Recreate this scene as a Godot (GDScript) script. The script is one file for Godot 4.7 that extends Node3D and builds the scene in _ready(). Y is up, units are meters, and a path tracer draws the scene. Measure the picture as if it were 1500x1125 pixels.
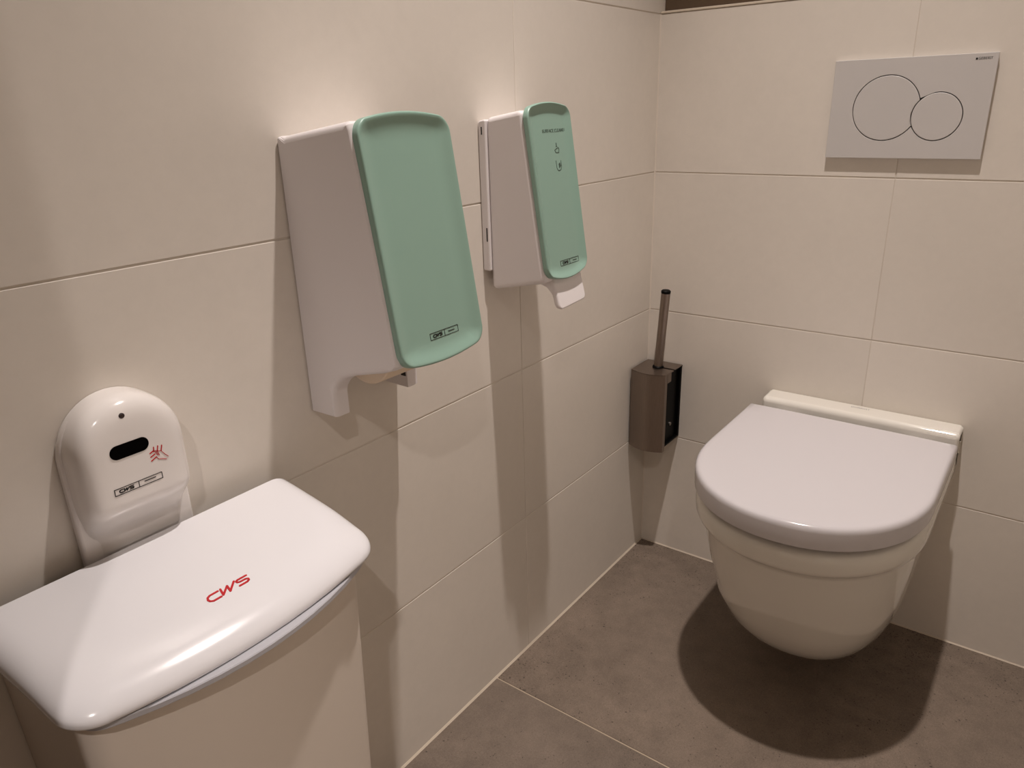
extends Node3D

# World: left wall is the plane x = 0, back wall the plane z = 0, floor y = 0, corner at the origin.

class Geo:
	var t := PackedVector3Array()   # triangles, counter-clockwise seen from outside

	func tri(a: Vector3, b: Vector3, c: Vector3) -> void:
		if (b - a).cross(c - a).length_squared() > 1e-18:
			t.append(a); t.append(b); t.append(c)

	func quad(a: Vector3, b: Vector3, c: Vector3, d: Vector3) -> void:
		tri(a, b, c); tri(a, c, d)

	func loft(rings: Array, closed := true, cap0 := false, cap1 := false) -> void:
		for k in rings.size() - 1:
			var a: PackedVector3Array = rings[k]
			var b: PackedVector3Array = rings[k + 1]
			var n := a.size()
			for i in (n if closed else n - 1):
				var j := (i + 1) % n
				quad(a[i], a[j], b[j], b[i])
		if cap0: fan(rings[0], true)
		if cap1: fan(rings[rings.size() - 1], false)

	func fan(r: PackedVector3Array, flip: bool) -> void:
		var m := Vector3.ZERO
		for p in r: m += p
		m /= r.size()
		for i in r.size():
			var j := (i + 1) % r.size()
			if flip: tri(m, r[j], r[i])
			else: tri(m, r[i], r[j])

	func flat(r: PackedVector3Array, p2: PackedVector2Array, flip: bool) -> void:
		var ix := Geometry2D.triangulate_polygon(p2)
		for k in range(0, ix.size(), 3):
			var a := ix[k]; var b := ix[k + 1]; var c := ix[k + 2]
			var ccw := (p2[b] - p2[a]).cross(p2[c] - p2[a]) > 0.0
			if ccw == flip:
				var s := b; b = c; c = s
			tri(r[a], r[b], r[c])

	# polygon extruded along a direction, its edges rounded by bev; at(p, h) places a point
	func prism(poly: PackedVector2Array, at: Callable, h0: float, h1: float, bev := 0.0, seg := 2) -> void:
		var p := poly.duplicate()
		if Geometry2D.is_polygon_clockwise(p): p.reverse()
		var rings := []
		var shapes := []
		var steps := []
		if bev <= 0.0:
			steps = [[0.0, h0], [0.0, h1]]
		else:
			for k in seg + 1:
				var a := PI / 2 * k / seg
				steps.append([bev * (1 - sin(a)), h0 + bev * (1 - cos(a))])
			for k in seg + 1:
				var a := PI / 2 * (seg - k) / seg
				steps.append([bev * (1 - sin(a)), h1 - bev * (1 - cos(a))])
		for s in steps:
			var q := Geo.inset(p, s[0])
			var r := PackedVector3Array()
			for v in q: r.append(at.call(v, s[1]))
			rings.append(r); shapes.append(q)
		loft(rings)
		flat(rings[0], shapes[0], true)
		flat(rings[rings.size() - 1], shapes[shapes.size() - 1], false)

	static func inset(p: PackedVector2Array, d: float) -> PackedVector2Array:
		if d == 0.0: return p
		var o := PackedVector2Array()
		var n := p.size()
		for i in n:
			var e0 := (p[i] - p[(i + n - 1) % n]).normalized()
			var e1 := (p[(i + 1) % n] - p[i]).normalized()
			var n0 := Vector2(-e0.y, e0.x)
			var n1 := Vector2(-e1.y, e1.x)
			var m := (n0 + n1).normalized()
			o.append(p[i] + m * d / maxf(m.dot(n0), 0.35))
		return o

	static func rounded(p: PackedVector2Array, radii: Array, seg := 6) -> PackedVector2Array:
		var o := PackedVector2Array()
		var n := p.size()
		for i in n:
			var r: float = radii[i % radii.size()]
			if r <= 0.0:
				o.append(p[i]); continue
			var a := (p[(i + n - 1) % n] - p[i]).normalized()
			var b := (p[(i + 1) % n] - p[i]).normalized()
			var half := acos(clampf(a.dot(b), -1, 1)) / 2
			var l := r / tan(half)
			var s := p[i] + a * l
			var e := p[i] + b * l
			var c := p[i] + (a + b).normalized() * r / sin(half)
			var a0 := (s - c).angle()
			var da := wrapf((e - c).angle() - a0, -PI, PI)
			for k in seg + 1:
				o.append(c + Vector2.from_angle(a0 + da * k / seg) * r)
		return o

	func box(lo: Vector3, hi: Vector3, bev := 0.0, seg := 2) -> void:
		prism(PackedVector2Array([Vector2(lo.x, lo.y), Vector2(hi.x, lo.y), Vector2(hi.x, hi.y), Vector2(lo.x, hi.y)]), func(v, h): return Vector3(v.x, v.y, h), lo.z, hi.z, bev, seg)

	# profile of (radius, distance along axis) turned about an axis through c
	func lathe(prof: Array, c: Vector3, axis: Vector3, n := 32) -> void:
		var w := axis.normalized()
		var u := w.cross(Vector3(1, 0, 0) if absf(w.x) < 0.8 else Vector3(0, 0, 1)).normalized()
		var v := w.cross(u)
		var rings := []
		for q in prof:
			var r := PackedVector3Array()
			for i in n:
				var a := TAU * i / n
				r.append(c + w * q[1] + (u * cos(a) + v * sin(a)) * q[0])
			rings.append(r)
		loft(rings, true, prof[0][0] > 1e-5, prof[prof.size() - 1][0] > 1e-5)

	# a line drawn with a round pen on a surface: at(p, height) places it
	func stroke(pts: Array, w: float, at: Callable, th := 0.0003) -> void:
		for i in pts.size() - 1:
			var a: Vector2 = pts[i]
			var b: Vector2 = pts[i + 1]
			var ang := (b - a).angle()
			var poly := PackedVector2Array()
			for k in 7: poly.append(b + Vector2.from_angle(ang - PI / 2 + PI * k / 6) * w / 2)
			for k in 7: poly.append(a + Vector2.from_angle(ang + PI / 2 + PI * k / 6) * w / 2)
			plate(poly, at, th)

	func plate(poly: PackedVector2Array, at: Callable, th := 0.0003) -> void:
		var p := poly.duplicate()
		if Geometry2D.is_polygon_clockwise(p): p.reverse()
		var r0 := PackedVector3Array()
		var r1 := PackedVector3Array()
		for v in p:
			r0.append(at.call(v, -th)); r1.append(at.call(v, th))
		loft([r0, r1])
		flat(r1, p, false)

	func volume() -> float:
		var s := 0.0
		for i in range(0, t.size(), 3): s += t[i].dot(t[i + 1].cross(t[i + 2]))
		return s

	func mesh(crease := 38.0, orient := true) -> ArrayMesh:
		if orient and volume() < 0.0:
			for i in range(0, t.size(), 3):
				var s := t[i + 1]; t[i + 1] = t[i + 2]; t[i + 2] = s
		var nf := t.size() / 3
		var fn := PackedVector3Array()
		var fa := PackedVector3Array()
		var at := {}
		for f in nf:
			var c := (t[f * 3 + 1] - t[f * 3]).cross(t[f * 3 + 2] - t[f * 3])
			fa.append(c); fn.append(c.normalized())
			for k in 3:
				var key := Vector3i((t[f * 3 + k] * 200000.0).round())
				if not at.has(key): at[key] = []
				at[key].append(f)
		var lim := cos(deg_to_rad(crease))
		var v := PackedVector3Array()
		var no := PackedVector3Array()
		for f in nf:
			for k in [0, 2, 1]:
				var p := t[f * 3 + k]
				var s := Vector3.ZERO
				for g in at[Vector3i((p * 200000.0).round())]:
					if fn[g].dot(fn[f]) > lim: s += fa[g]
				v.append(p); no.append(s.normalized() if s.length_squared() > 0 else fn[f])
		var arr := []
		arr.resize(Mesh.ARRAY_MAX)
		arr[Mesh.ARRAY_VERTEX] = v
		arr[Mesh.ARRAY_NORMAL] = no
		var m := ArrayMesh.new()
		m.add_surface_from_arrays(Mesh.PRIMITIVE_TRIANGLES, arr)
		return m


# ---------------------------------------------------------------- helpers
var taken := {}

func numbered(called: String) -> String:
	taken[called] = taken.get(called, -1) + 1
	return called if taken[called] == 0 else "%s_%03d" % [called, taken[called]]

func thing(called: String, label: String, category: String, at := Vector3.ZERO, group := "") -> Node3D:
	var o := Node3D.new()
	o.name = numbered(called)
	add_child(o)
	o.position = at
	o.set_meta("label", label)
	o.set_meta("category", category)
	if group: o.set_meta("group", group)
	return o

func structure(called: String, label: String, category: String) -> Node3D:
	var o := Node3D.new()
	o.name = called
	add_child(o)
	o.set_meta("kind", "structure")
	o.set_meta("label", label)
	o.set_meta("category", category)
	return o

# part built in world coordinates: moved back by its parents' positions
func part(called: String, g: Geo, m: Material, parent: Node3D, label := "", crease := 38.0, orient := true) -> MeshInstance3D:
	var o := MeshInstance3D.new()
	o.name = called
	var off := Vector3.ZERO
	var q: Node = parent
	while q != self:
		off += (q as Node3D).position
		q = q.get_parent()
	for i in g.t.size(): g.t[i] -= off
	o.mesh = g.mesh(crease, orient)
	o.material_override = m
	parent.add_child(o, true)
	if label: o.set_meta("label", label)
	return o

func mat(c: Color, rough: float, metal := 0.0, spec := 0.5) -> StandardMaterial3D:
	var m := StandardMaterial3D.new()
	m.albedo_color = c
	m.roughness = rough
	m.metallic = metal
	m.metallic_specular = spec
	return m

func noise_image(size: int, seed_: int, f: Callable) -> ImageTexture:
	var im := Image.create_empty(size, size, false, Image.FORMAT_RGB8)
	var n := FastNoiseLite.new()
	n.seed = seed_
	n.noise_type = FastNoiseLite.TYPE_SIMPLEX_SMOOTH
	n.frequency = 1.0
	for y in size:
		for x in size:
			im.set_pixel(x, y, f.call(n, x, y, size))
	im.generate_mipmaps()
	return ImageTexture.create_from_image(im)

# noise that repeats without a seam over the image
func wrap_noise(n: FastNoiseLite, x: int, y: int, size: int, cells: float, z := 0.0) -> float:
	var u := float(x) / size
	var v := float(y) / size
	var a := n.get_noise_3d(u * cells, v * cells, z)
	var b := n.get_noise_3d((u - 1) * cells, v * cells, z)
	var c := n.get_noise_3d(u * cells, (v - 1) * cells, z)
	var d := n.get_noise_3d((u - 1) * cells, (v - 1) * cells, z)
	return lerpf(lerpf(a, b, u), lerpf(c, d, u), v)

func triplanar(m: StandardMaterial3D, tex: Texture2D, metres: float) -> StandardMaterial3D:
	m.albedo_texture = tex
	m.uv1_triplanar = true
	m.uv1_world_triplanar = true
	m.uv1_scale = Vector3.ONE / metres
	return m

func downlight(called: String, label: String, at: Vector3, energy: float, colour: Color, beam: float) -> void:
	var o := thing(called, label, "ceiling lamp", at, "recessed ceiling lamps")
	var g := Geo.new()
	g.lathe([[0.046, 0.0], [0.046, 0.003], [0.043, 0.005], [0.034, 0.005], [0.031, 0.003], [0.031, 0.0]], at, Vector3.DOWN, 40)
	part("trim_ring", g, white_paint, o)
	var e := mat(Color(1, 0.95, 0.88), 0.4)
	e.emission_enabled = true
	e.emission = colour
	e.emission_energy_multiplier = 10.0
	g = Geo.new()
	g.lathe([[0.0, 0.0], [0.0305, 0.0], [0.0305, 0.0015], [0.0, 0.0025]], at, Vector3.DOWN, 32)
	part("lamp_lens", g, e, o)
	var l := SpotLight3D.new()
	l.name = "lamp_light"
	l.light_color = colour
	l.light_energy = energy
	l.light_size = 0.026
	l.spot_range = 12.0
	l.spot_attenuation = 2.0
	l.spot_angle = beam
	l.spot_angle_attenuation = 1.0
	l.shadow_enabled = true
	o.add_child(l)
	l.position = Vector3(0, -0.008, 0)
	l.rotation.x = -PI / 2

var tile_meshes := {}

# Tiled surface. frame: x along the wall, y up, z out of the wall; spot (0,0,0) on the finished face.
func tile_rows(parent: Node3D, frame: Transform3D, rows: Array, thick: float, gap: float, mats: Array) -> void:
	var count := 0
	for r in rows:
		var us: Array = r[2]
		for k in us.size() - 1:
			var w: float = us[k + 1] - us[k] - gap * 0.55
			var h: float = r[1] - r[0] - gap
			var key := "%.4f %.4f %.4f" % [w, h, thick]
			if not tile_meshes.has(key):
				var g := Geo.new()
				g.box(Vector3(-w / 2, -h / 2, -thick), Vector3(w / 2, h / 2, 0), 0.0009, 2)
				tile_meshes[key] = g.mesh(50)
			var o := MeshInstance3D.new()
			o.name = "tile"
			o.mesh = tile_meshes[key]
			o.material_override = mats[count % mats.size()]
			parent.add_child(o, true)
			o.transform = frame * Transform3D(Basis.IDENTITY, Vector3((us[k] + us[k + 1]) / 2, (r[0] + r[1]) / 2, 0))
			count += 1

func slab(called: String, lo: Vector3, hi: Vector3, m: Material, parent: Node3D) -> void:
	var g := Geo.new()
	g.box(lo, hi)
	part(called, g, m, parent, "", 20)

var white_paint: StandardMaterial3D
var black_ink: StandardMaterial3D

# the three letters of the maker's sign, drawn in a field one unit high and 4.9 wide
func sign_strokes() -> Array:
	return [
		[Vector2(1.45, 1.0), Vector2(0.5, 1.0), Vector2(0.18, 0.86), Vector2(0.0, 0.52), Vector2(0.1, 0.2), Vector2(0.45, 0.0), Vector2(1.4, 0.0)],
		[Vector2(1.75, 1.0), Vector2(1.62, 0.05), Vector2(2.55, 0.95), Vector2(2.42, 0.05), Vector2(3.35, 1.0)],
		[Vector2(4.85, 1.0), Vector2(3.85, 1.0), Vector2(3.62, 0.88), Vector2(3.6, 0.62), Vector2(3.8, 0.5), Vector2(4.6, 0.5), Vector2(4.8, 0.38), Vector2(4.75, 0.12), Vector2(4.5, 0.0), Vector2(3.5, 0.0)],
	]

func sign_on(g: Geo, at: Callable, corner: Vector2, height: float, pen: float, wide := 1.0) -> void:
	for s in sign_strokes():
		var pts := []
		for p in s: pts.append(corner + Vector2(p.x * wide, p.y) * height)
		g.stroke(pts, pen, at)

func frame_on(g: Geo, at: Callable, lo: Vector2, hi: Vector2, mid: float, pen: float) -> void:
	g.stroke([lo, Vector2(hi.x, lo.y), hi, Vector2(lo.x, hi.y), lo], pen, at)
	g.stroke([Vector2(mid, lo.y), Vector2(mid, hi.y)], pen, at)

func text_part(called: String, words: String, height: float, parent: Node3D, xf: Transform3D, m: Material, width := 0.0) -> void:
	var tm := TextMesh.new()
	var f := SystemFont.new()
	f.font_names = PackedStringArray(["Droid Sans"])
	tm.font = f
	tm.text = words
	tm.font_size = 32
	tm.pixel_size = height / 23.0
	tm.depth = 0.0004
	tm.curve_step = 1.0
	var o := MeshInstance3D.new()
	o.name = called
	o.mesh = tm
	o.material_override = m
	parent.add_child(o, true)
	if width > 0.0: xf.basis.x *= width / tm.get_aabb().size.x
	o.global_transform = xf

func _ready() -> void:
	# ---------------------------------------------------------------- camera, sky, exposure
	var cam := Camera3D.new()
	cam.name = "camera"
	add_child(cam)
	cam.position = Vector3(0.7372, 1.0376, 1.4918)
	cam.rotation_order = EULER_ORDER_YXZ
	cam.rotation = Vector3(-0.3560, 0.6514, -0.0302)
	cam.fov = 54.892
	cam.near = 0.02
	cam.current = true

	var env := Environment.new()
	env.background_mode = Environment.BG_COLOR
	env.background_color = Color(0, 0, 0)
	env.tonemap_mode = Environment.TONE_MAPPER_LINEAR
	env.tonemap_exposure = 1.0
	env.sdfgi_enabled = true
	env.ssao_enabled = true
	env.ssil_enabled = true
	var we := WorldEnvironment.new()
	we.name = "world_environment"
	we.environment = env
	add_child(we)

	white_paint = mat(Color(0.80, 0.79, 0.77), 0.7)
	black_ink = mat(Color(0.03, 0.035, 0.03), 0.6)
	var warm := Color(1.0, 0.955, 0.93)
	downlight("recessed_downlight", "recessed ceiling downlight above the toilet cubicle", Vector3(0.448, 2.6, 0.64), 3.75, warm, 38.5)
	downlight("recessed_downlight", "recessed ceiling downlight at the right of the washroom outside the cubicle door", Vector3(1.43, 2.6, 2.40), 4.0, warm, 60.0)

	downlight("recessed_downlight", "recessed ceiling downlight at the far left of the washroom outside", Vector3(-0.35, 2.6, 2.55), 7.5, warm, 60.0)

	# ---------------------------------------------------------------- materials
	var tile_tex := noise_image(512, 11, func(n, x, y, s):
		var v: float = 0.975 + 0.022 * wrap_noise(n, x, y, s, 5.0) + 0.012 * wrap_noise(n, x, y, s, 42.0, 7.0)
		return Color(v, v, v))
	var wall_mats := []
	for k in 3:
		var d: float = [0.0, 0.008, -0.008][k]
		wall_mats.append(triplanar(mat(Color(0.905 + d, 0.875 + d, 0.835 + d), 0.42, 0.0, 0.4), tile_tex, 0.9))
	var wall_grout := mat(Color(0.86, 0.825, 0.78), 0.85)
	var rng := RandomNumberGenerator.new()
	rng.seed = 5
	var floor_tex := noise_image(1024, 23, func(n, x, y, s):
		var big: float = wrap_noise(n, x, y, s, 3.0)
		var mid: float = wrap_noise(n, x, y, s, 14.0, 3.0)
		var fine: float = wrap_noise(n, x, y, s, 170.0, 9.0)
		var pit: float = wrap_noise(n, x, y, s, 105.0, 21.0)
		var area: float = wrap_noise(n, x, y, s, 9.0, 31.0)
		var v: float = 0.80 + 0.12 * big + 0.09 * mid + 0.10 * fine + rng.randf_range(-0.07, 0.07)
		if pit > 0.36 - 0.25 * area: v -= 0.26
		if pit < -0.55: v += 0.16
		v = clampf(v, 0, 1)
		return Color(v, v * 0.985, v * 0.96))
	var floor_mats := [triplanar(mat(Color(0.60, 0.545, 0.50), 0.55, 0.0, 0.35), floor_tex, 0.62), triplanar(mat(Color(0.575, 0.525, 0.485), 0.55, 0.0, 0.35), floor_tex, 0.62)]
	floor_mats[1].uv1_offset = Vector3(0.37, 0.1, 0.61)
	var floor_grout := mat(Color(0.68, 0.62, 0.54), 0.9)
	var bead := mat(Color(0.80, 0.75, 0.68), 0.6)
	var plaster := triplanar(mat(Color(0.86, 0.82, 0.77), 0.85), tile_tex, 1.1)

	var brown_paint := mat(Color(0.36, 0.29, 0.22), 0.8)

	# ---------------------------------------------------------------- the room
	var H := 2.6
	var to_left := Basis(Vector3(0, 0, -1), Vector3.UP, Vector3.RIGHT)
	var to_right := Basis(Vector3(0, 0, 1), Vector3.UP, Vector3.LEFT)
	var levels := [0.0, 0.303, 0.603, 0.903, 1.206, 1.506, 1.806, 2.106, 2.406, 2.6]
	var w := structure("wall_left", "left wall of long off-white tiles behind the two green dispensers", "wall")
	slab("grout", Vector3(-0.10, 0, -0.12), Vector3(-0.0012, H, 1.5), wall_grout, w)
	var rows := []
	for k in 9: rows.append([levels[k], levels[k + 1], [-1.5, -0.494, 0.0 if k < 4 else 0.02]])
	tile_rows(w, Transform3D(to_left, Vector3.ZERO), rows, 0.008, 0.0022, wall_mats)

	w = structure("wall_back", "back wall of off-white tiles behind the toilet and flush plate", "wall")
	slab("grout", Vector3(-0.0012, 0, -0.12), Vector3(0.98, 1.206, -0.0012), wall_grout, w)
	rows = []
	for k in 4: rows.append([levels[k], levels[k + 1], [0.0, 0.4683, 0.98]])
	tile_rows(w, Transform3D.IDENTITY, rows, 0.008, 0.0022, [wall_mats[1], wall_mats[0], wall_mats[2]])

	w = structure("wall_upper", "dark brown painted wall above the tiled ledge of the back wall", "wall")
	slab("plaster", Vector3(0, 1.206, -0.12), Vector3(0.98, H, -0.02), brown_paint, w)

	w = structure("trim_1", "narrow pale edging strip along the top of the tiled back wall", "trim")
	var g := Geo.new()
	g.box(Vector3(0.001, 1.2065, -0.0195), Vector3(0.9795, 1.2108, 0.0012), 0.001)
	part("edging_strip", g, mat(Color(0.86, 0.81, 0.74), 0.5), w)

	w = structure("wall_right", "right wall of the cubicle in off-white tiles", "wall")
	slab("grout", Vector3(0.9812, 0, -0.12), Vector3(1.08, H, 1.5), wall_grout, w)
	rows = []
	for k in 9: rows.append([levels[k], levels[k + 1], [0.0 if k < 4 else -0.02, 0.494, 1.5]])
	tile_rows(w, Transform3D(to_right, Vector3(0.98, 0, 0)), rows, 0.008, 0.0022, wall_mats)

	w = structure("wall_front", "front wall of the cubicle around the open doorway", "wall")
	slab("wall_panel", Vector3(-0.9, 0, 1.5), Vector3(0.353, H, 1.6), brown_paint, w)
	slab("wall_panel", Vector3(0.98, 0, 1.5), Vector3(2.5, H, 1.6), brown_paint, w)
	slab("wall_panel", Vector3(0.353, 2.1, 1.5), Vector3(0.98, H, 1.6), brown_paint, w)

	w = structure("wall_washroom", "plaster walls of the washroom outside the cubicle", "wall")
	slab("wall_panel", Vector3(-0.9, 0, 3.4), Vector3(2.5, H, 3.5), plaster, w)
	slab("wall_panel", Vector3(-1.0, 0, 1.5), Vector3(-0.9, H, 3.5), plaster, w)
	slab("wall_panel", Vector3(2.5, 0, 1.5), Vector3(2.6, H, 3.5), plaster, w)

	w = structure("ceiling", "white ceiling with recessed downlights", "ceiling")
	slab("ceiling_panel", Vector3(-1.0, H, -0.12), Vector3(2.6, H + 0.1, 3.5), white_paint, w)

	w = structure("floor", "grey stone-look floor tiles with pale joints", "floor")
	slab("grout", Vector3(-0.10, -0.10, -0.12), Vector3(1.08, -0.0012, 1.6), floor_grout, w)
	slab("grout", Vector3(-1.0, -0.10, 1.6), Vector3(2.6, -0.0012, 3.5), floor_grout, w)
	var down := Transform3D(Basis(Vector3.RIGHT, Vector3(0, 0, -1), Vector3.UP), Vector3.ZERO)
	tile_rows(w, down, [[-0.604, 0.0, [0.0, 0.98]], [-1.204, -0.604, [0.0, 0.98]], [-1.6, -1.204, [0.0, 0.98]]], 0.008, 0.003, floor_mats)
	rows = []
	for k in 3: rows.append([-1.6 - 0.6 * (k + 1), -1.6 - 0.6 * k, [-0.9, 0.3, 1.5, 2.5]])
	tile_rows(w, down, rows, 0.008, 0.003, floor_mats)
	g = Geo.new()
	g.prism(PackedVector2Array([Vector2(-0.0005, -0.0005), Vector2(0.0035, -0.0005), Vector2(0.0005, 0.003), Vector2(-0.0005, 0.003)]), func(v, h): return Vector3(v.x, v.y, h), 0.0, 1.5)
	part("joint_bead", g, bead, w)
	g = Geo.new()
	g.prism(PackedVector2Array([Vector2(-0.0005, -0.0005), Vector2(0.0025, -0.0005), Vector2(0.0005, 0.002), Vector2(-0.0005, 0.002)]), func(v, h): return Vector3(h, v.y, v.x), 0.0, 0.98)
	part("joint_bead", g, bead, w)
	g = Geo.new()
	g.prism(PackedVector2Array([Vector2(-0.001, -0.001), Vector2(0.003, -0.001), Vector2(-0.001, 0.003)]), func(v, h): return Vector3(v.x, h, v.y), 0.0, 1.206)
	part("corner_bead", g, mat(Color(0.88, 0.84, 0.79), 0.5), w)

	build_toilet()
	build_flush_plate()
	build_brush()
	build_dispensers()
	build_bin()

# ---------------------------------------------------------------- toilet
# half of the D-shaped plan: width hw, straight to z0, closing at zf
func plan(cx: float, y: float, hw: float, zb: float, zf: float, front: float, p: float) -> PackedVector3Array:
	var r := PackedVector3Array()
	var z0 := zf - front
	for k in 5: r.append(Vector3(cx - hw, y, lerpf(zb, z0, k / 5.0)))
	for k in 33:
		var a := PI * k / 32
		var c := cos(a); var s := sin(a)
		r.append(Vector3(cx - hw * signf(c) * pow(absf(c), 2.0 / p), y, z0 + front * pow(s, 2.0 / p)))
	for k in 5: r.append(Vector3(cx + hw, y, lerpf(z0, zb, (k + 1) / 5.0)))
	return r

func build_toilet() -> void:
	var cx := 0.462
	var o := thing("wall_hung_toilet", "white wall-hung ceramic toilet with its lid closed, hanging on the back wall", "toilet", Vector3(cx, 0.08, 0.2))
	var ceramic := mat(Color(0.90, 0.885, 0.85), 0.08)
	ceramic.clearcoat_enabled = true
	ceramic.clearcoat = 0.6
	ceramic.clearcoat_roughness = 0.03
	var plastic := mat(Color(0.815, 0.80, 0.81), 0.16)
	var g := Geo.new()
	# y, half width, front z, length of the rounded front, roundness
	var secs := [
		[0.068, 0.030, 0.215, 0.06, 2.0], [0.070, 0.076, 0.276, 0.12, 2.1], [0.075, 0.097, 0.300, 0.145, 2.2], [0.088, 0.114, 0.324, 0.165, 2.25], [0.110, 0.130, 0.352, 0.185, 2.3],
		[0.145, 0.144, 0.382, 0.20, 2.35], [0.188, 0.156, 0.408, 0.21, 2.35], [0.230, 0.162, 0.426, 0.208, 2.2], [0.270, 0.167, 0.442, 0.21, 2.2], [0.310, 0.171, 0.457, 0.211, 2.15], [0.345, 0.174, 0.469, 0.212, 2.12],
		[0.355, 0.1755, 0.474, 0.212, 2.12], [0.360, 0.179, 0.480, 0.212, 2.12], [0.366, 0.1825, 0.4855, 0.212, 2.12], [0.374, 0.184, 0.489, 0.212, 2.12], [0.388, 0.184, 0.490, 0.212, 2.12],
		[0.397, 0.1825, 0.488, 0.212, 2.12], [0.4015, 0.179, 0.483, 0.212, 2.12], [0.403, 0.174, 0.477, 0.212, 2.12]]
	var rings := []
	for s in secs: rings.append(plan(cx - 0.004, s[0], s[1] + 0.003, 0.0005, s[2], s[3], s[4]))
	g.loft(rings, true, true, true)
	part("bowl", g, ceramic, o)
	# ledge at the wall
	g = Geo.new()
	g.prism(Geo.rounded(PackedVector2Array([Vector2(0.0005, 0.38), Vector2(0.05, 0.38), Vector2(0.051, 0.4665), Vector2(0.0005, 0.4675)]), [0.0, 0.0, 0.011, 0.002], 5), func(v, h): return Vector3(h, v.y, v.x), cx - 0.174, cx + 0.183, 0.007, 3)
	part("rear_ledge", g, ceramic, o)
	# seat, mostly hidden under the lid
	g = Geo.new()
	rings = []
	for s in [[0.4045, 0.164], [0.4045, 0.167], [0.407, 0.169], [0.4148, 0.169]]:
		rings.append(plan(cx, s[0], s[1], 0.075, 0.486 - 0.184 + s[1], 0.23, 2.2))
	g.loft(rings, true, true, true)
	part("seat", g, plastic, o)
	for x in [-0.12, 0.12]:
		g = Geo.new()
		g.box(Vector3(cx + x - 0.022, 0.404, 0.052), Vector3(cx + x + 0.022, 0.44, 0.085), 0.004)
		part("hinge", g, plastic, o)
	g = Geo.new()
	rings = []
	for s in [[0.4160, 0.178], [0.4150, 0.1825], [0.4158, 0.1845], [0.418, 0.1856], [0.430, 0.1862], [0.4440, 0.1865], [0.4485, 0.1858], [0.4515, 0.1842], [0.4535, 0.1820], [0.4548, 0.1785], [0.4554, 0.172], [0.4560, 0.150], [0.4562, 0.10], [0.4562, 0.05]]:
		var d: float = 0.1865 - s[1]
		rings.append(plan(cx - 0.0045, s[0], s[1] + 0.0025, 0.064 + minf(d, 0.01), 0.4975 - d, maxf(0.214 - d, 0.06), 2.12))
	g.loft(rings, true, true, true)
	part("lid", g, plastic, o)
	# bolt cover on the right-hand side
	g = Geo.new()
	g.box(Vector3(cx + 0.181, 0.425, 0.030), Vector3(cx + 0.1845, 0.448, 0.036), 0.0015)
	part("bolt_cover", g, mat(Color(0.9, 0.88, 0.82), 0.2), o)
	text_part("lettering", "DURAVIT", 0.006, o, Transform3D(Basis(Vector3.RIGHT, Vector3(0, 0, -1), Vector3.UP), Vector3(0.469, 0.4671, 0.014)), mat(Color(0.45, 0.46, 0.46), 0.5), 0.034)

# ---------------------------------------------------------------- flush plate
func disc(c: Vector2, r: float, n := 72) -> PackedVector2Array:
	var p := PackedVector2Array()
	for i in n: p.append(c + Vector2.from_angle(TAU * i / n) * r)
	return p

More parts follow.
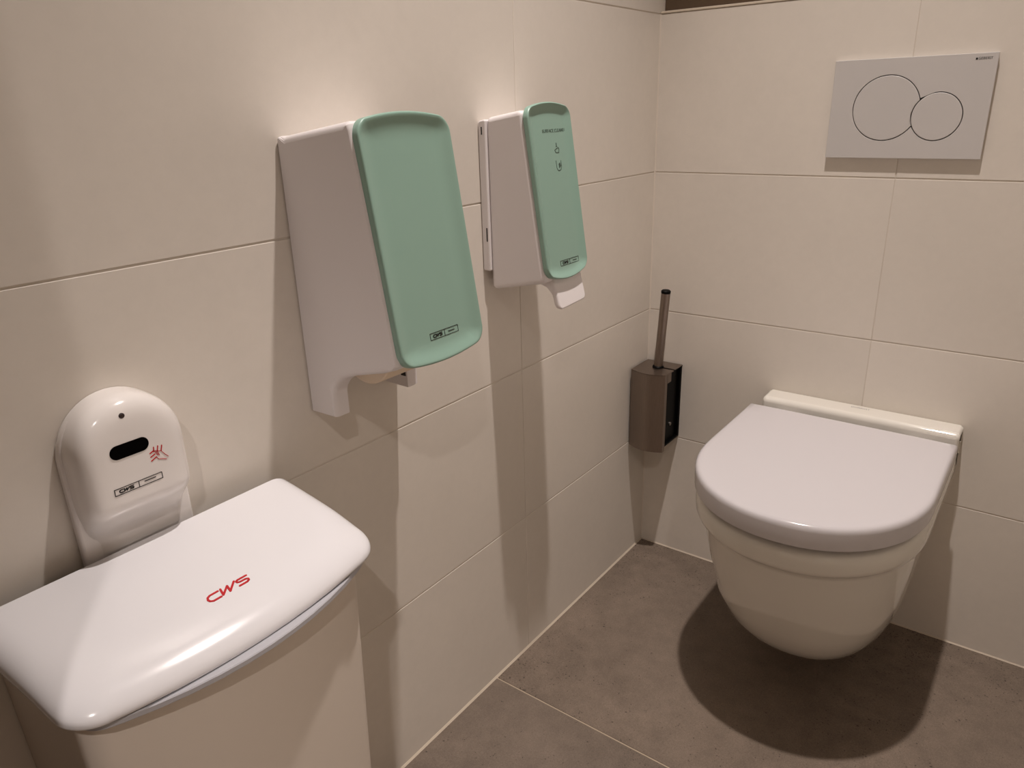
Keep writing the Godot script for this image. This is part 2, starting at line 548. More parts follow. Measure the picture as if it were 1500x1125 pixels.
func build_flush_plate() -> void:
	var white := mat(Color(0.80, 0.785, 0.775), 0.3)
	var o := thing("flush_plate", "white rectangular dual-flush plate with two round buttons above the toilet", "flush plate", Vector3(0.4705, 0.9375, 0))
	var lo := Vector2(0.3475, 0.9375)
	var hi := Vector2(0.5935, 1.1005)
	var big := Vector2(0.4385, 1.0205)
	var small := Vector2(0.5185, 1.0055)
	var rb := 0.0525
	var rs := 0.0378
	var gap := 0.0013
	var z0 := 0.0005
	var z1 := 0.0100
	# face with the opening for both buttons: outline and opening joined by a fan of quads
	var hole := Geometry2D.merge_polygons(disc(big, rb + gap), disc(small, rs + gap))[0] as PackedVector2Array
	if Geometry2D.is_polygon_clockwise(hole): hole.reverse()
	var c := (lo + hi) / 2 + Vector2(-0.002, 0.006)
	var n := 240
	var ring_o := PackedVector2Array()
	var ring_h := PackedVector2Array()
	for i in n:
		var d := Vector2.from_angle(TAU * i / n)
		var tx := ((hi.x if d.x > 0 else lo.x) - c.x) / d.x if absf(d.x) > 1e-6 else 1e9
		var ty := ((hi.y if d.y > 0 else lo.y) - c.y) / d.y if absf(d.y) > 1e-6 else 1e9
		ring_o.append(c + d * minf(tx, ty))
		var best := 0.0
		for k in hole.size():
			var s = Geometry2D.segment_intersects_segment(c, c + d, hole[k], hole[(k + 1) % hole.size()])
			if s != null: best = maxf(best, (s - c).length())
		ring_h.append(c + d * best)
	for corner in [lo, hi, Vector2(lo.x, hi.y), Vector2(hi.x, lo.y)]:
		var near := 0
		for i in n:
			if ring_o[i].distance_to(corner) < ring_o[near].distance_to(corner): near = i
		ring_o[near] = corner
	var lift := func(p: PackedVector2Array, z: float) -> PackedVector3Array:
		var r := PackedVector3Array()
		for v in p: r.append(Vector3(v.x, v.y, z))
		return r
	var shrink := func(p: PackedVector2Array, s: float) -> PackedVector2Array:
		var r := PackedVector2Array()
		for v in p: r.append(Vector2(clampf(v.x, lo.x + s, hi.x - s), clampf(v.y, lo.y + s, hi.y - s)))
		return r
	var wide := func(p: PackedVector2Array, s: float) -> PackedVector2Array:
		var r := PackedVector2Array()
		for v in p: r.append(v + (v - c).normalized() * s)
		return r
	var g := Geo.new()
	g.loft([lift.call(ring_h, 0.003), lift.call(ring_h, z1 - 0.0006), lift.call(wide.call(ring_h, 0.0006), z1), lift.call(shrink.call(ring_o, 0.0006), z1), lift.call(ring_o, z1 - 0.0006), lift.call(shrink.call(ring_o, 0.0015), z0)])
	part("plate", g, white, o, "", 38, true)
	g = Geo.new()
	g.box(Vector3(0.36, 0.95, z0), Vector3(0.58, 1.09, 0.003))
	part("mounting_frame", g, mat(Color(0.16, 0.13, 0.11), 0.6), o)
	for b in [[big, rb, small, rs + gap], [small, rs, Vector2.ZERO, 0.0]]:
		var p := disc(b[0], b[1])
		if b[3] > 0.0:
			p = Geometry2D.clip_polygons(p, disc(b[2], b[3]))[0]
		g = Geo.new()
		g.prism(p, func(v, h): return Vector3(v.x, v.y, h), 0.003, z1 + 0.0006, 0.0009, 3)
		part("flush_button", g, white, o)
	g = Geo.new()
	g.plate(PackedVector2Array([Vector2(0.5620, 1.0905), Vector2(0.5648, 1.0905), Vector2(0.5648, 1.0935), Vector2(0.5620, 1.0935)]), func(v, h): return Vector3(v.x, v.y, z1 + h))
	part("print_mark", g, black_ink, o)
	text_part("lettering", "GEBERIT", 0.0034, o, Transform3D(Basis.IDENTITY, Vector3(0.5755, 1.0922, z1 + 0.0001)), black_ink, 0.0195)

# ---------------------------------------------------------------- toilet brush
func build_brush() -> void:
	var img := noise_image(256, 3, func(n, x, y, s):
		var v: float = 0.90 + 0.045 * n.get_noise_2d(x * 0.9, y * 0.012) + 0.03 * n.get_noise_2d(x * 0.2 + 40.0, y * 0.01)
		return Color(v, v, v))
	var steel := triplanar(mat(Color(0.63, 0.575, 0.535), 0.38, 1.0), img, 0.12)
	var black := mat(Color(0.012, 0.011, 0.011), 0.5, 0.0, 0.25)
	var o := thing("toilet_brush_holder", "brushed steel toilet brush holder with black insert, mounted in the tiled corner", "brush holder", Vector3(0.047, 0.30, 0.045))
	var x0 := 0.005
	var x1 := 0.088
	var y0 := 0.300
	var y1 := 0.485
	# curved front shell, open at the right-hand back
	var outer := PackedVector2Array()
	outer.append(Vector2(x0, 0.012))
	for k in 13:
		var s := k / 12.0
		outer.append(Vector2(lerpf(x0, x1, s), 0.090 + 0.013 * sin(PI * s)))
	outer.append(Vector2(x1, 0.078))
	var wall := PackedVector2Array(outer)
	var inner := PackedVector2Array()
	inner.append(Vector2(x1 - 0.0015, 0.078))
	for k in 13:
		var s := 1.0 - k / 12.0
		inner.append(Vector2(lerpf(x0 + 0.0015, x1 - 0.0015, s), 0.0885 + 0.013 * sin(PI * s)))
	inner.append(Vector2(x0 + 0.0015, 0.012))
	wall.append_array(inner)
	var g := Geo.new()
	g.prism(wall, func(v, h): return Vector3(v.x, h, v.y), y0, y1)
	part("front_shell", g, steel, o)
	# lid of the holder with the slot for the handle
	g = Geo.new()
	var top := PackedVector2Array([Vector2(x0, 0.008), Vector2(0.040, 0.008), Vector2(0.040, 0.050), Vector2(x1 + 0.001, 0.050), Vector2(x1, 0.090)])
	for k in 11:
		var s := 1.0 - (k + 1) / 12.0
		top.append(Vector2(lerpf(x0, x1, s), 0.090 + 0.013 * sin(PI * s)))
	top.append(Vector2(x0, 0.090))
	g.prism(top, func(v, h): return Vector3(v.x, h, v.y), y1 - 0.0015, y1 + 0.0005)
	part("top_plate", g, steel, o)
	g = Geo.new()
	g.box(Vector3(0.040, y1 - 0.0015, 0.004), Vector3(x1, y1 + 0.0005, 0.043))
	part("top_plate", g, steel, o)
	g = Geo.new()
	g.box(Vector3(x1 - 0.001, y1 - 0.022, 0.060), Vector3(x1 + 0.0005, y1 - 0.001, 0.078))
	part("side_tab", g, steel, o)
	# black insert
	g = Geo.new()
	g.box(Vector3(0.009, 0.312, 0.0005), Vector3(0.086, y1 - 0.003, 0.008), 0.001)
	part("back_plate", g, black, o)
	g = Geo.new()
	g.box(Vector3(0.010, 0.309, 0.008), Vector3(0.080, y1 - 0.006, 0.084), 0.001)
	part("insert", g, black, o)
	g = Geo.new()
	g.box(Vector3(0.080, 0.3085, 0.0005), Vector3(0.0865, 0.3125, 0.086))
	part("insert_lip", g, black, o)
	g = Geo.new()
	g.box(Vector3(0.080, 0.3125, 0.0005), Vector3(0.0865, y1 - 0.001, 0.0045))
	part("insert_lip", g, black, o)
	g = Geo.new()
	g.box(Vector3(0.078, y1 - 0.0035, 0.0005), Vector3(0.0875, y1 - 0.0016, 0.05))
	part("insert_lip", g, black, o)
	g = Geo.new()
	g.lathe([[0.0045, 0.0], [0.0045, 0.003], [0.003, 0.004], [0.0, 0.004]], Vector3(0.0795, 0.352, 0.040), Vector3.RIGHT, 16)
	part("screw", g, mat(Color(0.62, 0.6, 0.58), 0.35, 1.0), o)

	var base := Vector3(0.049, 0.478, 0.047)
	var tip := Vector3(0.0605, 0.662, 0.047)
	var axis := (tip - base).normalized()
	var len := (tip - base).length()
	var b := thing("toilet_brush", "steel-handled toilet brush standing in the corner holder", "toilet brush", base)
	g = Geo.new()
	g.lathe([[0.0, 0.0], [0.0098, 0.0], [0.0098, len - 0.006], [0.0, len - 0.006]], base, axis, 32)
	part("handle", g, steel, b)
	g = Geo.new()
	g.lathe([[0.0, 0.0], [0.0100, 0.0], [0.0103, 0.0015], [0.0103, 0.005], [0.0085, 0.0068], [0.0, 0.0068]], base + axis * (len - 0.0061), axis, 32)
	part("end_cap", g, black, b)
	g = Geo.new()
	g.lathe([[0.0, 0.0], [0.0125, 0.0], [0.0125, 0.010], [0.0104, 0.012], [0.0, 0.012]], base, axis, 24)
	part("collar", g, black, b)

# ---------------------------------------------------------------- dispensers
# rounded rectangle with bowed ends, inset by d, in panel coordinates
func panel_outline(hw: float, hh: float, bow_t: float, bow_b: float, r: float, d: float) -> PackedVector2Array:
	var p := PackedVector2Array()
	var w := hw - d
	var h := hh - d
	var rr := maxf(r - d * 0.7, 0.006)
	for q in 4:
		var sx: float = [1, -1, -1, 1][q]
		var sy: float = [1, 1, -1, -1][q]
		for k in 9:
			var a := PI / 2 * (q + k / 8.0)
			p.append(Vector2(sx * (w - rr) + rr * cos(a), sy * (h - rr) + rr * sin(a)))
		# points along the next side, so that the bow is smooth
		for k in range(1, 12):
			var s := k / 12.0
			if q == 0: p.append(Vector2(lerpf(w - rr, -(w - rr), s), h))
			elif q == 1: p.append(Vector2(-w, lerpf(h - rr, -(h - rr), s)))
			elif q == 2: p.append(Vector2(lerpf(-(w - rr), w - rr, s), -h))
			else: p.append(Vector2(w, lerpf(-(h - rr), h - rr, s)))
	for i in p.size():
		var f := 1.0 - pow(p[i].x / hw, 2)
		p[i].y += (bow_t if p[i].y > 0 else -bow_b) * f * smoothstep(0.0, hh, absf(p[i].y))
	return p

func front_panel(parent: Node3D, m: Material, at: Callable, hw: float, hh: float, bt: float, bb: float, r: float, th: float, dish: float) -> Node3D:
	var rings := []
	for s in [[0.0015, -0.001], [0.0, 0.0], [0.0, th - 0.0025], [0.0006, th - 0.0008], [0.0018, th], [0.0032, th - 0.0001], [0.005, th - 0.0006], [0.0085, th - 0.0020], [0.012, th - 0.0034], [0.016, th - 0.0046], [0.020, th - 0.0053], [0.0245, th - 0.0056], [0.029, th - 0.0057]]:
		var ring := PackedVector3Array()
		for v in panel_outline(hw, hh, bt, bb, r, s[0] * (dish if s[0] > 0.003 else 1.0)): ring.append(at.call(v, s[1]))
		rings.append(ring)
	var g := Geo.new()
	g.loft(rings, true, true, true)
	return part("front_panel", g, m, parent)

func build_dispensers() -> void:
	var white := mat(Color(0.915, 0.895, 0.895), 0.32)
	var green := mat(Color(0.555, 0.68, 0.625), 0.36)
	var dark := mat(Color(0.05, 0.03, 0.03), 0.6)

	# ---- large paper dispenser: side profile in x, y swept along z
	var za := 0.7965
	var zb := 0.9495
	var o := thing("paper_dispenser", "larger white and mint-green paper dispenser with two feet, on the left wall", "dispenser", Vector3(0.0, 0.682, 0.872))
	var prof := [Vector2(0.0008, 0.682), Vector2(0.044, 0.682), Vector2(0.044, 0.712), Vector2(0.0465, 0.720), Vector2(0.053, 0.7285), Vector2(0.064, 0.7365), Vector2(0.082, 0.743), Vector2(0.105, 0.7485), Vector2(0.130, 0.7545), Vector2(0.150, 0.762), Vector2(0.1565, 0.768), Vector2(0.1575, 0.774),
		Vector2(0.1405, 0.885), Vector2(0.1180, 1.022), Vector2(0.1155, 1.028), Vector2(0.110, 1.0305), Vector2(0.06, 1.0235), Vector2(0.014, 1.0170), Vector2(0.0125, 1.0165), Vector2(0.004, 1.0165), Vector2(0.0008, 1.0140), Vector2(0.0008, 0.86)]
	var poly := PackedVector2Array(prof)
	# the hollow between the feet that holds the roll
	var hollow := [Vector2(0.0008, 0.742), Vector2(0.014, 0.742), Vector2(0.016, 0.76), Vector2(0.018, 0.80), Vector2(0.03, 0.83), Vector2(0.06, 0.838), Vector2(0.09, 0.835), Vector2(0.118, 0.815), Vector2(0.130, 0.775), Vector2(0.136, 0.757)]
	var rings := []
	var b := 0.0085
	for st in [[zb, b, true], [zb - b * 0.08, b * 0.62, true], [zb - b * 0.29, b * 0.29, true], [zb - b * 0.62, b * 0.08, true], [zb - b, 0.0, true], [0.9265, 0.0, true], [0.9264, 0.0, false], [0.8171, 0.0, false], [0.817, 0.0, true], [za + b, 0.0, true], [za + b * 0.62, b * 0.08, true], [za + b * 0.29, b * 0.29, true], [za + b * 0.08, b * 0.62, true], [za, b, true]]:
		var q := Geo.inset(poly, st[1])
		var ring := PackedVector3Array()
		for i in q.size():
			var v := q[i]
			# the legs keep their back and foot; only the outer edge is rounded
			if i < 3 or i > 18: v = v.lerp(poly[i], 0.75)
			if not st[2] and i < 10: v = hollow[i]
			# the front edge is crisp, and the sides draw in towards the front
			if i >= 9 and i <= 14: v = v.lerp(poly[i], 0.72)
			var draw_in: float = 0.0048 * clampf(v.x / 0.115, 0.0, 1.0) * signf(st[0] - 0.872) * smoothstep(0.0, 0.05, absf(st[0] - 0.872))
			ring.append(Vector3(v.x, v.y, st[0] - draw_in))
		rings.append(ring)
	var g := Geo.new()
	g.loft(rings)
	for e in [0, rings.size() - 1]:
		var p2 := PackedVector2Array()
		for v in rings[e]: p2.append(Vector2(v.x, v.y))
		g.flat(rings[e], p2, e != 0)
	# the first cap faces +z
	part("housing", g, white, o, "", 32)
	var u1 := Vector3(0.124 - 0.165, 1.03 - 0.768, 0).normalized()
	var n1 := Vector3(u1.y, -u1.x, 0)
	var c1 := Vector3((0.124 + 0.165) / 2, (1.03 + 0.768) / 2, 0.8690) - n1 * 0.0085
	var on1 := func(v: Vector2, h: float) -> Vector3: return c1 + Vector3(0, 0, -v.x) + u1 * v.y + n1 * h
	var fp := front_panel(o, green, on1, 0.0728, 0.1335, 0.0085, 0.0085, 0.0165, 0.0095, 1.0)
	fp.set_meta("label", "mint-green dished front panel")
	g = Geo.new()
	var ink1 := func(v: Vector2, h: float) -> Vector3: return on1.call(v + Vector2(-0.0045, 0), 0.0039 + h)
	frame_on(g, ink1, Vector2(-0.0125, -0.1145), Vector2(0.0368, -0.1067), 0.0126, 0.0006)
	sign_on(g, ink1, Vector2(-0.0075, -0.1123), 0.0032, 0.0011)
	g.stroke([Vector2(0.0193, -0.1107), Vector2(0.030, -0.1107)], 0.0009, ink1)
	part("print", g, black_ink, fp)
	g = Geo.new()
	g.box(Vector3(0.0325, 0.698, 0.8130), Vector3(0.0412, 0.716, 0.8194))
	part("key_hole", g, dark, o)

	var roll := thing("paper_roll", "cream paper roll showing under the larger green dispenser", "paper roll", Vector3(0.072, 0.718, 0.872))
	g = Geo.new()
	g.lathe([[0.012, 0.0], [0.046, 0.0], [0.0475, 0.0015], [0.0475, 0.0885], [0.046, 0.09], [0.012, 0.09]], Vector3(0.074, 0.7725, 0.828), Vector3(0, 0, 1), 56)
	part("paper", g, mat(Color(0.93, 0.86, 0.77), 0.9), roll)

	# ---- smaller seat cleaner dispenser
	za = 0.4745
	zb = 0.5875
	var d := thing("seat_cleaner_dispenser", "smaller white and mint-green surface cleaner dispenser with push lever, nearer the corner", "dispenser", Vector3(0.0, 0.742, 0.531))
	g = Geo.new()
	g.prism(Geo.rounded(PackedVector2Array([Vector2(0.0005, 0.799), Vector2(0.0150, 0.7985), Vector2(0.0150, 1.0245), Vector2(0.0005, 1.0225)]), [0.003, 0.003, 0.003, 0.006], 4), func(v, h): return Vector3(v.x, v.y, h), za - 0.001, zb + 0.0035, 0.0025, 3)
	part("back_plate", g, white, d)
	g = Geo.new()
	g.prism(Geo.rounded(PackedVector2Array([Vector2(0.0135, 0.7685), Vector2(0.1165, 0.7885), Vector2(0.0795, 1.0365), Vector2(0.0135, 1.0265)]), [0.0075, 0.011, 0.0085, 0.0075], 6), func(v, h): return Vector3(v.x, v.y, h), za, zb, 0.007, 4)
	part("housing", g, white, d)
	for s in [[1.003, 1.014, 0.0065], [0.845, 0.866, 0.0095]]:
		g = Geo.new()
		g.box(Vector3(s[2], s[0], zb), Vector3(s[2] + 0.0022, s[1], zb + 0.0037))
		part("slot", g, dark, d)
	var u2 := Vector3(0.086 - 0.121, 1.037 - 0.801, 0).normalized()
	var n2 := Vector3(u2.y, -u2.x, 0)
	var c2 := Vector3((0.086 + 0.121) / 2, (1.037 + 0.801) / 2, 0.5310) - n2 * 0.006
	var on2 := func(v: Vector2, h: float) -> Vector3: return c2 + Vector3(0, 0, -v.x) + u2 * v.y + n2 * h
	fp = front_panel(d, green, on2, 0.0565, 0.1200, 0.0085, 0.0115, 0.0130, 0.0085, 0.72)
	fp.set_meta("label", "mint-green dished front panel with printed icons")
	var ink2 := func(v: Vector2, h: float) -> Vector3: return on2.call(v, 0.0029 + h)
	g = Geo.new()
	frame_on(g, ink2, Vector2(-0.0134, -0.1112), Vector2(0.0378, -0.1036), 0.0125, 0.0006)
	sign_on(g, ink2, Vector2(-0.0075, -0.1090), 0.0030, 0.0011, 1.05)
	g.stroke([Vector2(0.0209, -0.1074), Vector2(0.0317, -0.1074)], 0.0008, ink2)
	part("print", g, black_ink, fp)
	var faint := mat(Color(0.27, 0.34, 0.30), 0.6)
	g = Geo.new()
	# a hand under a spray head, and a hand wiping a seat
	g.stroke([Vector2(0.0150, 0.0695), Vector2(0.0150, 0.0655)], 0.0016, ink2)
	g.stroke([Vector2(0.0132, 0.0650), Vector2(0.0168, 0.0650)], 0.0008, ink2)
	g.stroke([Vector2(0.0092, 0.0600), Vector2(0.0112, 0.0565), Vector2(0.0195, 0.0560), Vector2(0.0206, 0.0600), Vector2(0.0200, 0.0630), Vector2(0.0160, 0.0625), Vector2(0.0092, 0.0600)], 0.0009, ink2)
	g.stroke([Vector2(0.0090, 0.0445), Vector2(0.0092, 0.0340), Vector2(0.0120, 0.0305), Vector2(0.0165, 0.0298), Vector2(0.0205, 0.0318), Vector2(0.0225, 0.0355), Vector2(0.0220, 0.0440)], 0.0008, ink2)
	g.plate(PackedVector2Array([Vector2(0.0152, 0.0395), Vector2(0.0190, 0.0415), Vector2(0.0212, 0.0360), Vector2(0.0160, 0.0335)]), ink2)
	part("icons", g, faint, fp)
	text_part("lettering", "SURFACE CLEANER", 0.0042, fp, Transform3D(Basis(Vector3(0, 0, -1), u2, n2), on2.call(Vector2(0.0135, 0.0880), 0.0030)), faint, 0.062)
	# push lever
	g = Geo.new()
	var tab := Geo.rounded(PackedVector2Array([Vector2(-0.032, 0.743), Vector2(0.046, 0.747), Vector2(0.046, 0.80), Vector2(-0.032, 0.80)]), [0.009, 0.009, 0.004, 0.004], 6)
	g.prism(tab, func(v, h): return Vector3(h + (v.y - 0.742) * -0.26, v.y, 0.530 - v.x), 0.1175, 0.1275, 0.003, 3)
	# arm that runs back under the housing
	for z in [0.5585, 0.487]:
		var arm := PackedVector2Array([Vector2(0.1175, 0.752), Vector2(0.111, 0.767), Vector2(0.101, 0.777), Vector2(0.088, 0.781), Vector2(0.075, 0.783), Vector2(0.075, 0.795), Vector2(0.110, 0.795), Vector2(0.122, 0.756)])
		g.prism(arm, func(v, h): return Vector3(v.x, v.y, h), z - 0.003, z + 0.003, 0.001, 2)
	part("push_lever", g, white, d)

# ---------------------------------------------------------------- sanitary bin and its sensor
func build_bin() -> void:
	var zc := 1.188
	var gloss := mat(Color(0.935, 0.915, 0.90), 0.17)
	var shell := mat(Color(0.875, 0.835, 0.79), 0.42)
	var o := thing("sanitary_bin", "tall white sanitary bin with glossy curved lid, against the left wall", "bin", Vector3(0.1, 0.0, zc))
	# plan of the lid: half outline from the wall round the bowed front
	var outline := func(x0: float, wb: float, wf: float, xc: float, xf: float, r: float) -> PackedVector2Array:
		var front := PackedVector2Array([Vector2(x0, wb), Vector2(xc, wf)])
		for k in range(1, 12):
			var s := 1.0 - k / 6.0
			front.append(Vector2(xf - (xf - xc) * s * s, s * wf))
		front.append(Vector2(xc, -wf)); front.append(Vector2(x0, -wb))
		var radii := [0.0, r]
		for k in 11: radii.append(0.0)
		radii.append(r); radii.append(0.0)
		var q := Geo.rounded(front, radii, 12)
		# keep points evenly spread on the long sides
		var res := PackedVector2Array([q[0]])
		for k in range(1, 10): res.append(q[0].lerp(q[1], k / 10.0))
		for i in range(1, q.size() - 1): res.append(q[i])
		for k in range(1, 10): res.append(q[q.size() - 2].lerp(q[q.size() - 1], k / 10.0))
		res.append(q[q.size() - 1])
		return res
	var at_ring := func(o2: PackedVector2Array, x0: float, s: float, y: float) -> PackedVector3Array:
		var ring := PackedVector3Array()
		for v in o2: ring.append(Vector3(x0 + (v.x - x0) * s, y, zc + v.y * s))
		return ring
	var lx := 0.024
	var lid_o: PackedVector2Array = outline.call(lx, 0.173, 0.163, 0.190, 0.211, 0.036)
	# the lid falls towards the front; its edge is rounded narrowly at the sides, widely at the bowed front
	var lid_y := func(x: float, s: float, xo: float) -> float:
		var f := smoothstep(0.11, 0.19, xo)
		var s0 := lerpf(0.86, 0.72, f)
		var e := clampf((s - s0) / (1.0 - s0), 0.0, 1.0)
		return 0.6290 - 0.085 * (x - lx) - 0.10 * pow(x - lx, 2.0) - lerpf(0.017, 0.021, f) * (1.0 - sqrt(maxf(1.0 - e * e, 0.0)))
	var rings := []
	for s in [0.0, 0.15, 0.3, 0.45, 0.58, 0.68, 0.72, 0.76, 0.80, 0.835, 0.875, 0.91, 0.94, 0.963, 0.98, 0.992, 0.998, 1.0]:
		var ring := PackedVector3Array()
		for v in lid_o: ring.append(Vector3(lx + (v.x - lx) * s, lid_y.call(lx + (v.x - lx) * s, s, v.x), zc + v.y * s))
		rings.append(ring)
	for q in [[0.999, -0.002], [0.992, -0.0035], [0.97, -0.0035], [0.93, 0.006], [0.0, 0.006]]:
		var ring := PackedVector3Array()
		for v in lid_o: ring.append(Vector3(lx + (v.x - lx) * q[0], lid_y.call(v.x, 1.0, v.x) + q[1], zc + v.y * q[0]))
		rings.append(ring)
	var g := Geo.new()
	g.loft(rings, false)
	for k in rings.size() - 1:
		var n: int = rings[k].size() - 1
		g.quad(rings[k][0], rings[k + 1][0], rings[k + 1][n], rings[k][n])
	var lid := part("lid", g, mat(Color(0.885, 0.88, 0.89), 0.17), o, "glossy white bowed lid", 50)
	# red sign printed on the lid
	var red := mat(Color(0.74, 0.10, 0.14), 0.35)
	g = Geo.new()
	var logo_x := 0.0015
	var logo_z := 0.0008
	var on_lid := func(v: Vector2, h: float) -> Vector3:
		return Vector3(v.y + logo_x, 0.6290 - 0.085 * (v.y + logo_x - lx) - 0.10 * pow(v.y + logo_x - lx, 2.0) + 0.0002 + h, v.x + logo_z)
	for s in [
		[Vector2(1.193, 0.150), Vector2(1.2015, 0.150), Vector2(1.2045, 0.1515), Vector2(1.206, 0.1545), Vector2(1.2055, 0.1572), Vector2(1.203, 0.159), Vector2(1.195, 0.159)],
		[Vector2(1.190, 0.1495), Vector2(1.1925, 0.1585), Vector2(1.1830, 0.1500), Vector2(1.1850, 0.1585), Vector2(1.1750, 0.1490)],
		[Vector2(1.162, 0.150), Vector2(1.1715, 0.150), Vector2(1.1738, 0.1510), Vector2(1.1738, 0.1530), Vector2(1.1715, 0.1540), Vector2(1.1655, 0.1542), Vector2(1.1635, 0.1555), Vector2(1.1640, 0.1575), Vector2(1.1665, 0.1588), Vector2(1.175, 0.1588)]]:
		g.stroke(s, 0.0021, on_lid)
	part("print", g, red, lid, "red lettering")
	# pale lip under the lid, bowed further forward than the lid's own edge
	var lip_o: PackedVector2Array = outline.call(0.006, 0.152, 0.150, 0.184, 0.2205, 0.026)
	g = Geo.new()
	g.loft([at_ring.call(lip_o, 0.006, 0.0, 0.5850), at_ring.call(lip_o, 0.006, 0.996, 0.5850), at_ring.call(lip_o, 0.006, 1.0, 0.5840), at_ring.call(lip_o, 0.006, 1.0, 0.5795), at_ring.call(lip_o, 0.006, 0.996, 0.5785), at_ring.call(lip_o, 0.006, 0.0, 0.5785)], false)
	part("rim", g, mat(Color(0.72, 0.72, 0.74), 0.35), o, "pale bowed lip under the lid", 40)
	# collar that carries the lid
	var collar_o: PackedVector2Array = outline.call(0.026, 0.142, 0.140, 0.165, 0.186, 0.024)
	g = Geo.new()
	g.loft([at_ring.call(collar_o, 0.026, 0.0, 0.578), at_ring.call(collar_o, 0.026, 1.0, 0.578), at_ring.call(collar_o, 0.026, 1.0, 0.592), at_ring.call(collar_o, 0.026, 0.0, 0.592)], false)
	part("collar", g, shell, o)
	var body_o: PackedVector2Array = outline.call(0.002, 0.152, 0.150, 0.170, 0.2005, 0.026)
	g = Geo.new()
	g.loft([at_ring.call(body_o, 0.002, 0.0, 0.012), at_ring.call(body_o, 0.002, 0.90, 0.012), at_ring.call(body_o, 0.002, 0.915, 0.016), at_ring.call(body_o, 0.002, 0.92, 0.03), at_ring.call(body_o, 0.002, 0.994, 0.53), at_ring.call(body_o, 0.002, 0.997, 0.572), at_ring.call(body_o, 0.002, 0.994, 0.5755), at_ring.call(body_o, 0.002, 0.985, 0.5775), at_ring.call(body_o, 0.002, 0.0, 0.5775)], false)
	part("body", g, shell, o, "", 40)
	for q in [[0.03, -0.12], [0.03, 0.12], [0.14, -0.11], [0.14, 0.11]]:
		g = Geo.new()
		g.lathe([[0.0, 0.0], [0.014, 0.0], [0.014, 0.0125], [0.0, 0.0125]], Vector3(q[0], 0.0005, zc + q[1]), Vector3.UP, 16)
		part("foot", g, black_ink, o)

	# ---- touch-free sensor unit on the wall behind the lid
	var zs := 1.1905
	var s := thing("sensor_unit", "white arched touch-free sensor unit on the wall behind the bin lid", "sensor", Vector3(0.0, 0.63, zs))
	var yc := 0.7345
	var arch := func(hw: float, low: float) -> PackedVector2Array:
		var p := PackedVector2Array()
		for k in 24: p.append(Vector2(-hw, lerpf(low, yc, k / 24.0)))
		for k in 25:
			var a := PI - PI * k / 24
			p.append(Vector2(cos(a) * hw, yc + sin(a) * hw))
		for k in 24: p.append(Vector2(hw, lerpf(yc, low, (k + 1) / 24.0)))
		return p
	rings = []
	for q in [[0.0, 0.0005], [0.0, 0.012], [0.0003, 0.022], [0.0015, 0.029], [0.004, 0.0345], [0.008, 0.0388], [0.013, 0.0417], [0.019, 0.0432], [0.026, 0.0438], [0.034, 0.044]]:
		var ring := PackedVector3Array()
		for v in arch.call(0.0558 - q[0], 0.625):
			var k := lerpf(0.30, 1.0, smoothstep(0.640, 0.686, v.y))
			ring.append(Vector3(q[1] * k, v.y, zs + v.x * lerpf(0.90, 1.0, smoothstep(0.640, 0.690, v.y))))
		rings.append(ring)
	g = Geo.new()
	g.loft(rings, true, true, false)
	var face: PackedVector3Array = rings[rings.size() - 1]
	for i in face.size() / 2:
		g.quad(face[i], face[i + 1], face[face.size() - 2 - i], face[face.size() - 1 - i])
	var cover := part("cover", g, gloss, s, "", 60)
	g = Geo.new()
	g.prism(arch.call(0.0585, 0.600), func(v, h): return Vector3(h, v.y - 0.004, zs + v.x), 0.0006, 0.012, 0.003, 3)
	part("base_plate", g, gloss, s, "", 40)
	var on_s := func(v: Vector2, h: float) -> Vector3: return Vector3(0.0441 + h, v.y, v.x)
	g = Geo.new()
	var cap := PackedVector2Array()
	for k in 13: cap.append(Vector2(1.2095, 0.7395) + Vector2.from_angle(PI / 2 - PI * k / 12) * 0.0072)
	for k in 13: cap.append(Vector2(1.1855, 0.7395) + Vector2.from_angle(-PI / 2 - PI * k / 12) * 0.0072)
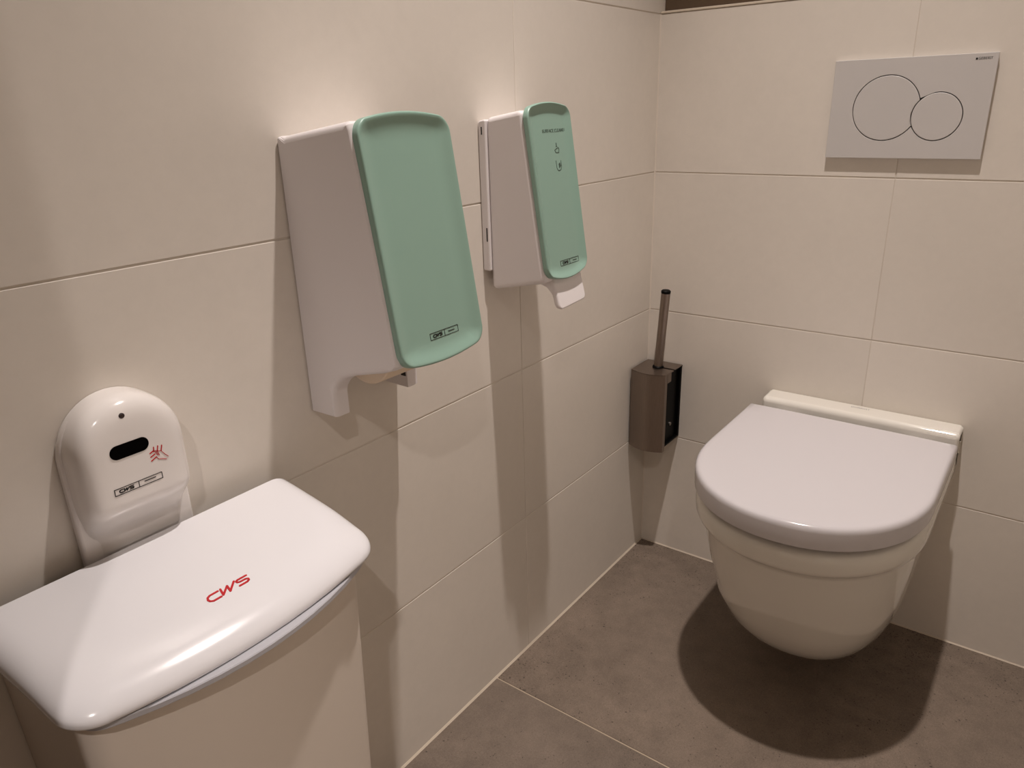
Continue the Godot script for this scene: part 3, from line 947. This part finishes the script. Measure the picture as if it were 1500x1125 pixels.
	g.prism(cap, func(v, h): return Vector3(h, v.y, v.x), 0.0425, 0.0446, 0.0004, 2)
	part("sensor_window", g, mat(Color(0.006, 0.005, 0.006), 0.3, 0.0, 0.15), cover, "black oblong sensor window")
	g = Geo.new()
	g.lathe([[0.0, 0.0], [0.0027, 0.0], [0.0027, 0.0022], [0.0021, 0.0027], [0.0015, 0.0022], [0.0, 0.0019]], Vector3(0.0408, 0.7735, 1.1972), Vector3.RIGHT, 24)
	part("indicator_light", g, mat(Color(0.20, 0.13, 0.12), 0.3), cover)
	g = Geo.new()
	frame_on(g, on_s, Vector2(1.220, 0.6970), Vector2(1.172, 0.7035), 1.196, 0.0006)
	for st in sign_strokes():
		var pts := []
		for p in st: pts.append(Vector2(1.2155 - p.x * 0.0029, 0.6988 + p.y * 0.0028))
		g.stroke(pts, 0.0009, on_s)
	g.stroke([Vector2(1.190, 0.7008), Vector2(1.179, 0.7008)], 0.0008, on_s)
	part("print", g, black_ink, cover)
	g = Geo.new()
	for f in [[Vector2(1.1755, 0.7275), Vector2(1.1748, 0.7320)], [Vector2(1.1720, 0.7265), Vector2(1.1705, 0.7318)], [Vector2(1.1682, 0.7255), Vector2(1.1665, 0.7310)]]: g.stroke(f, 0.0011, on_s)
	for f in [[Vector2(1.1795, 0.7268), Vector2(1.1760, 0.7282)], [Vector2(1.1795, 0.7228), Vector2(1.1750, 0.7245)], [Vector2(1.1795, 0.7185), Vector2(1.1740, 0.7210)]]: g.stroke(f, 0.0011, on_s)
	for k in 3: g.stroke([Vector2(1.1750 - 0.0015 * k, 0.7285 - 0.0006 * k), Vector2(1.1725 - 0.0010 * k, 0.7225 - 0.0004 * k)], 0.0005, on_s)
	g.stroke([Vector2(1.1755, 0.7280), Vector2(1.1682, 0.7255), Vector2(1.1650, 0.7205), Vector2(1.1622, 0.7172)], 0.0006, on_s)
	g.stroke([Vector2(1.1740, 0.7210), Vector2(1.1722, 0.7180), Vector2(1.1680, 0.7165), Vector2(1.1645, 0.7150)], 0.0006, on_s)
	part("hand_symbol", g, red, cover, "red hand symbol")
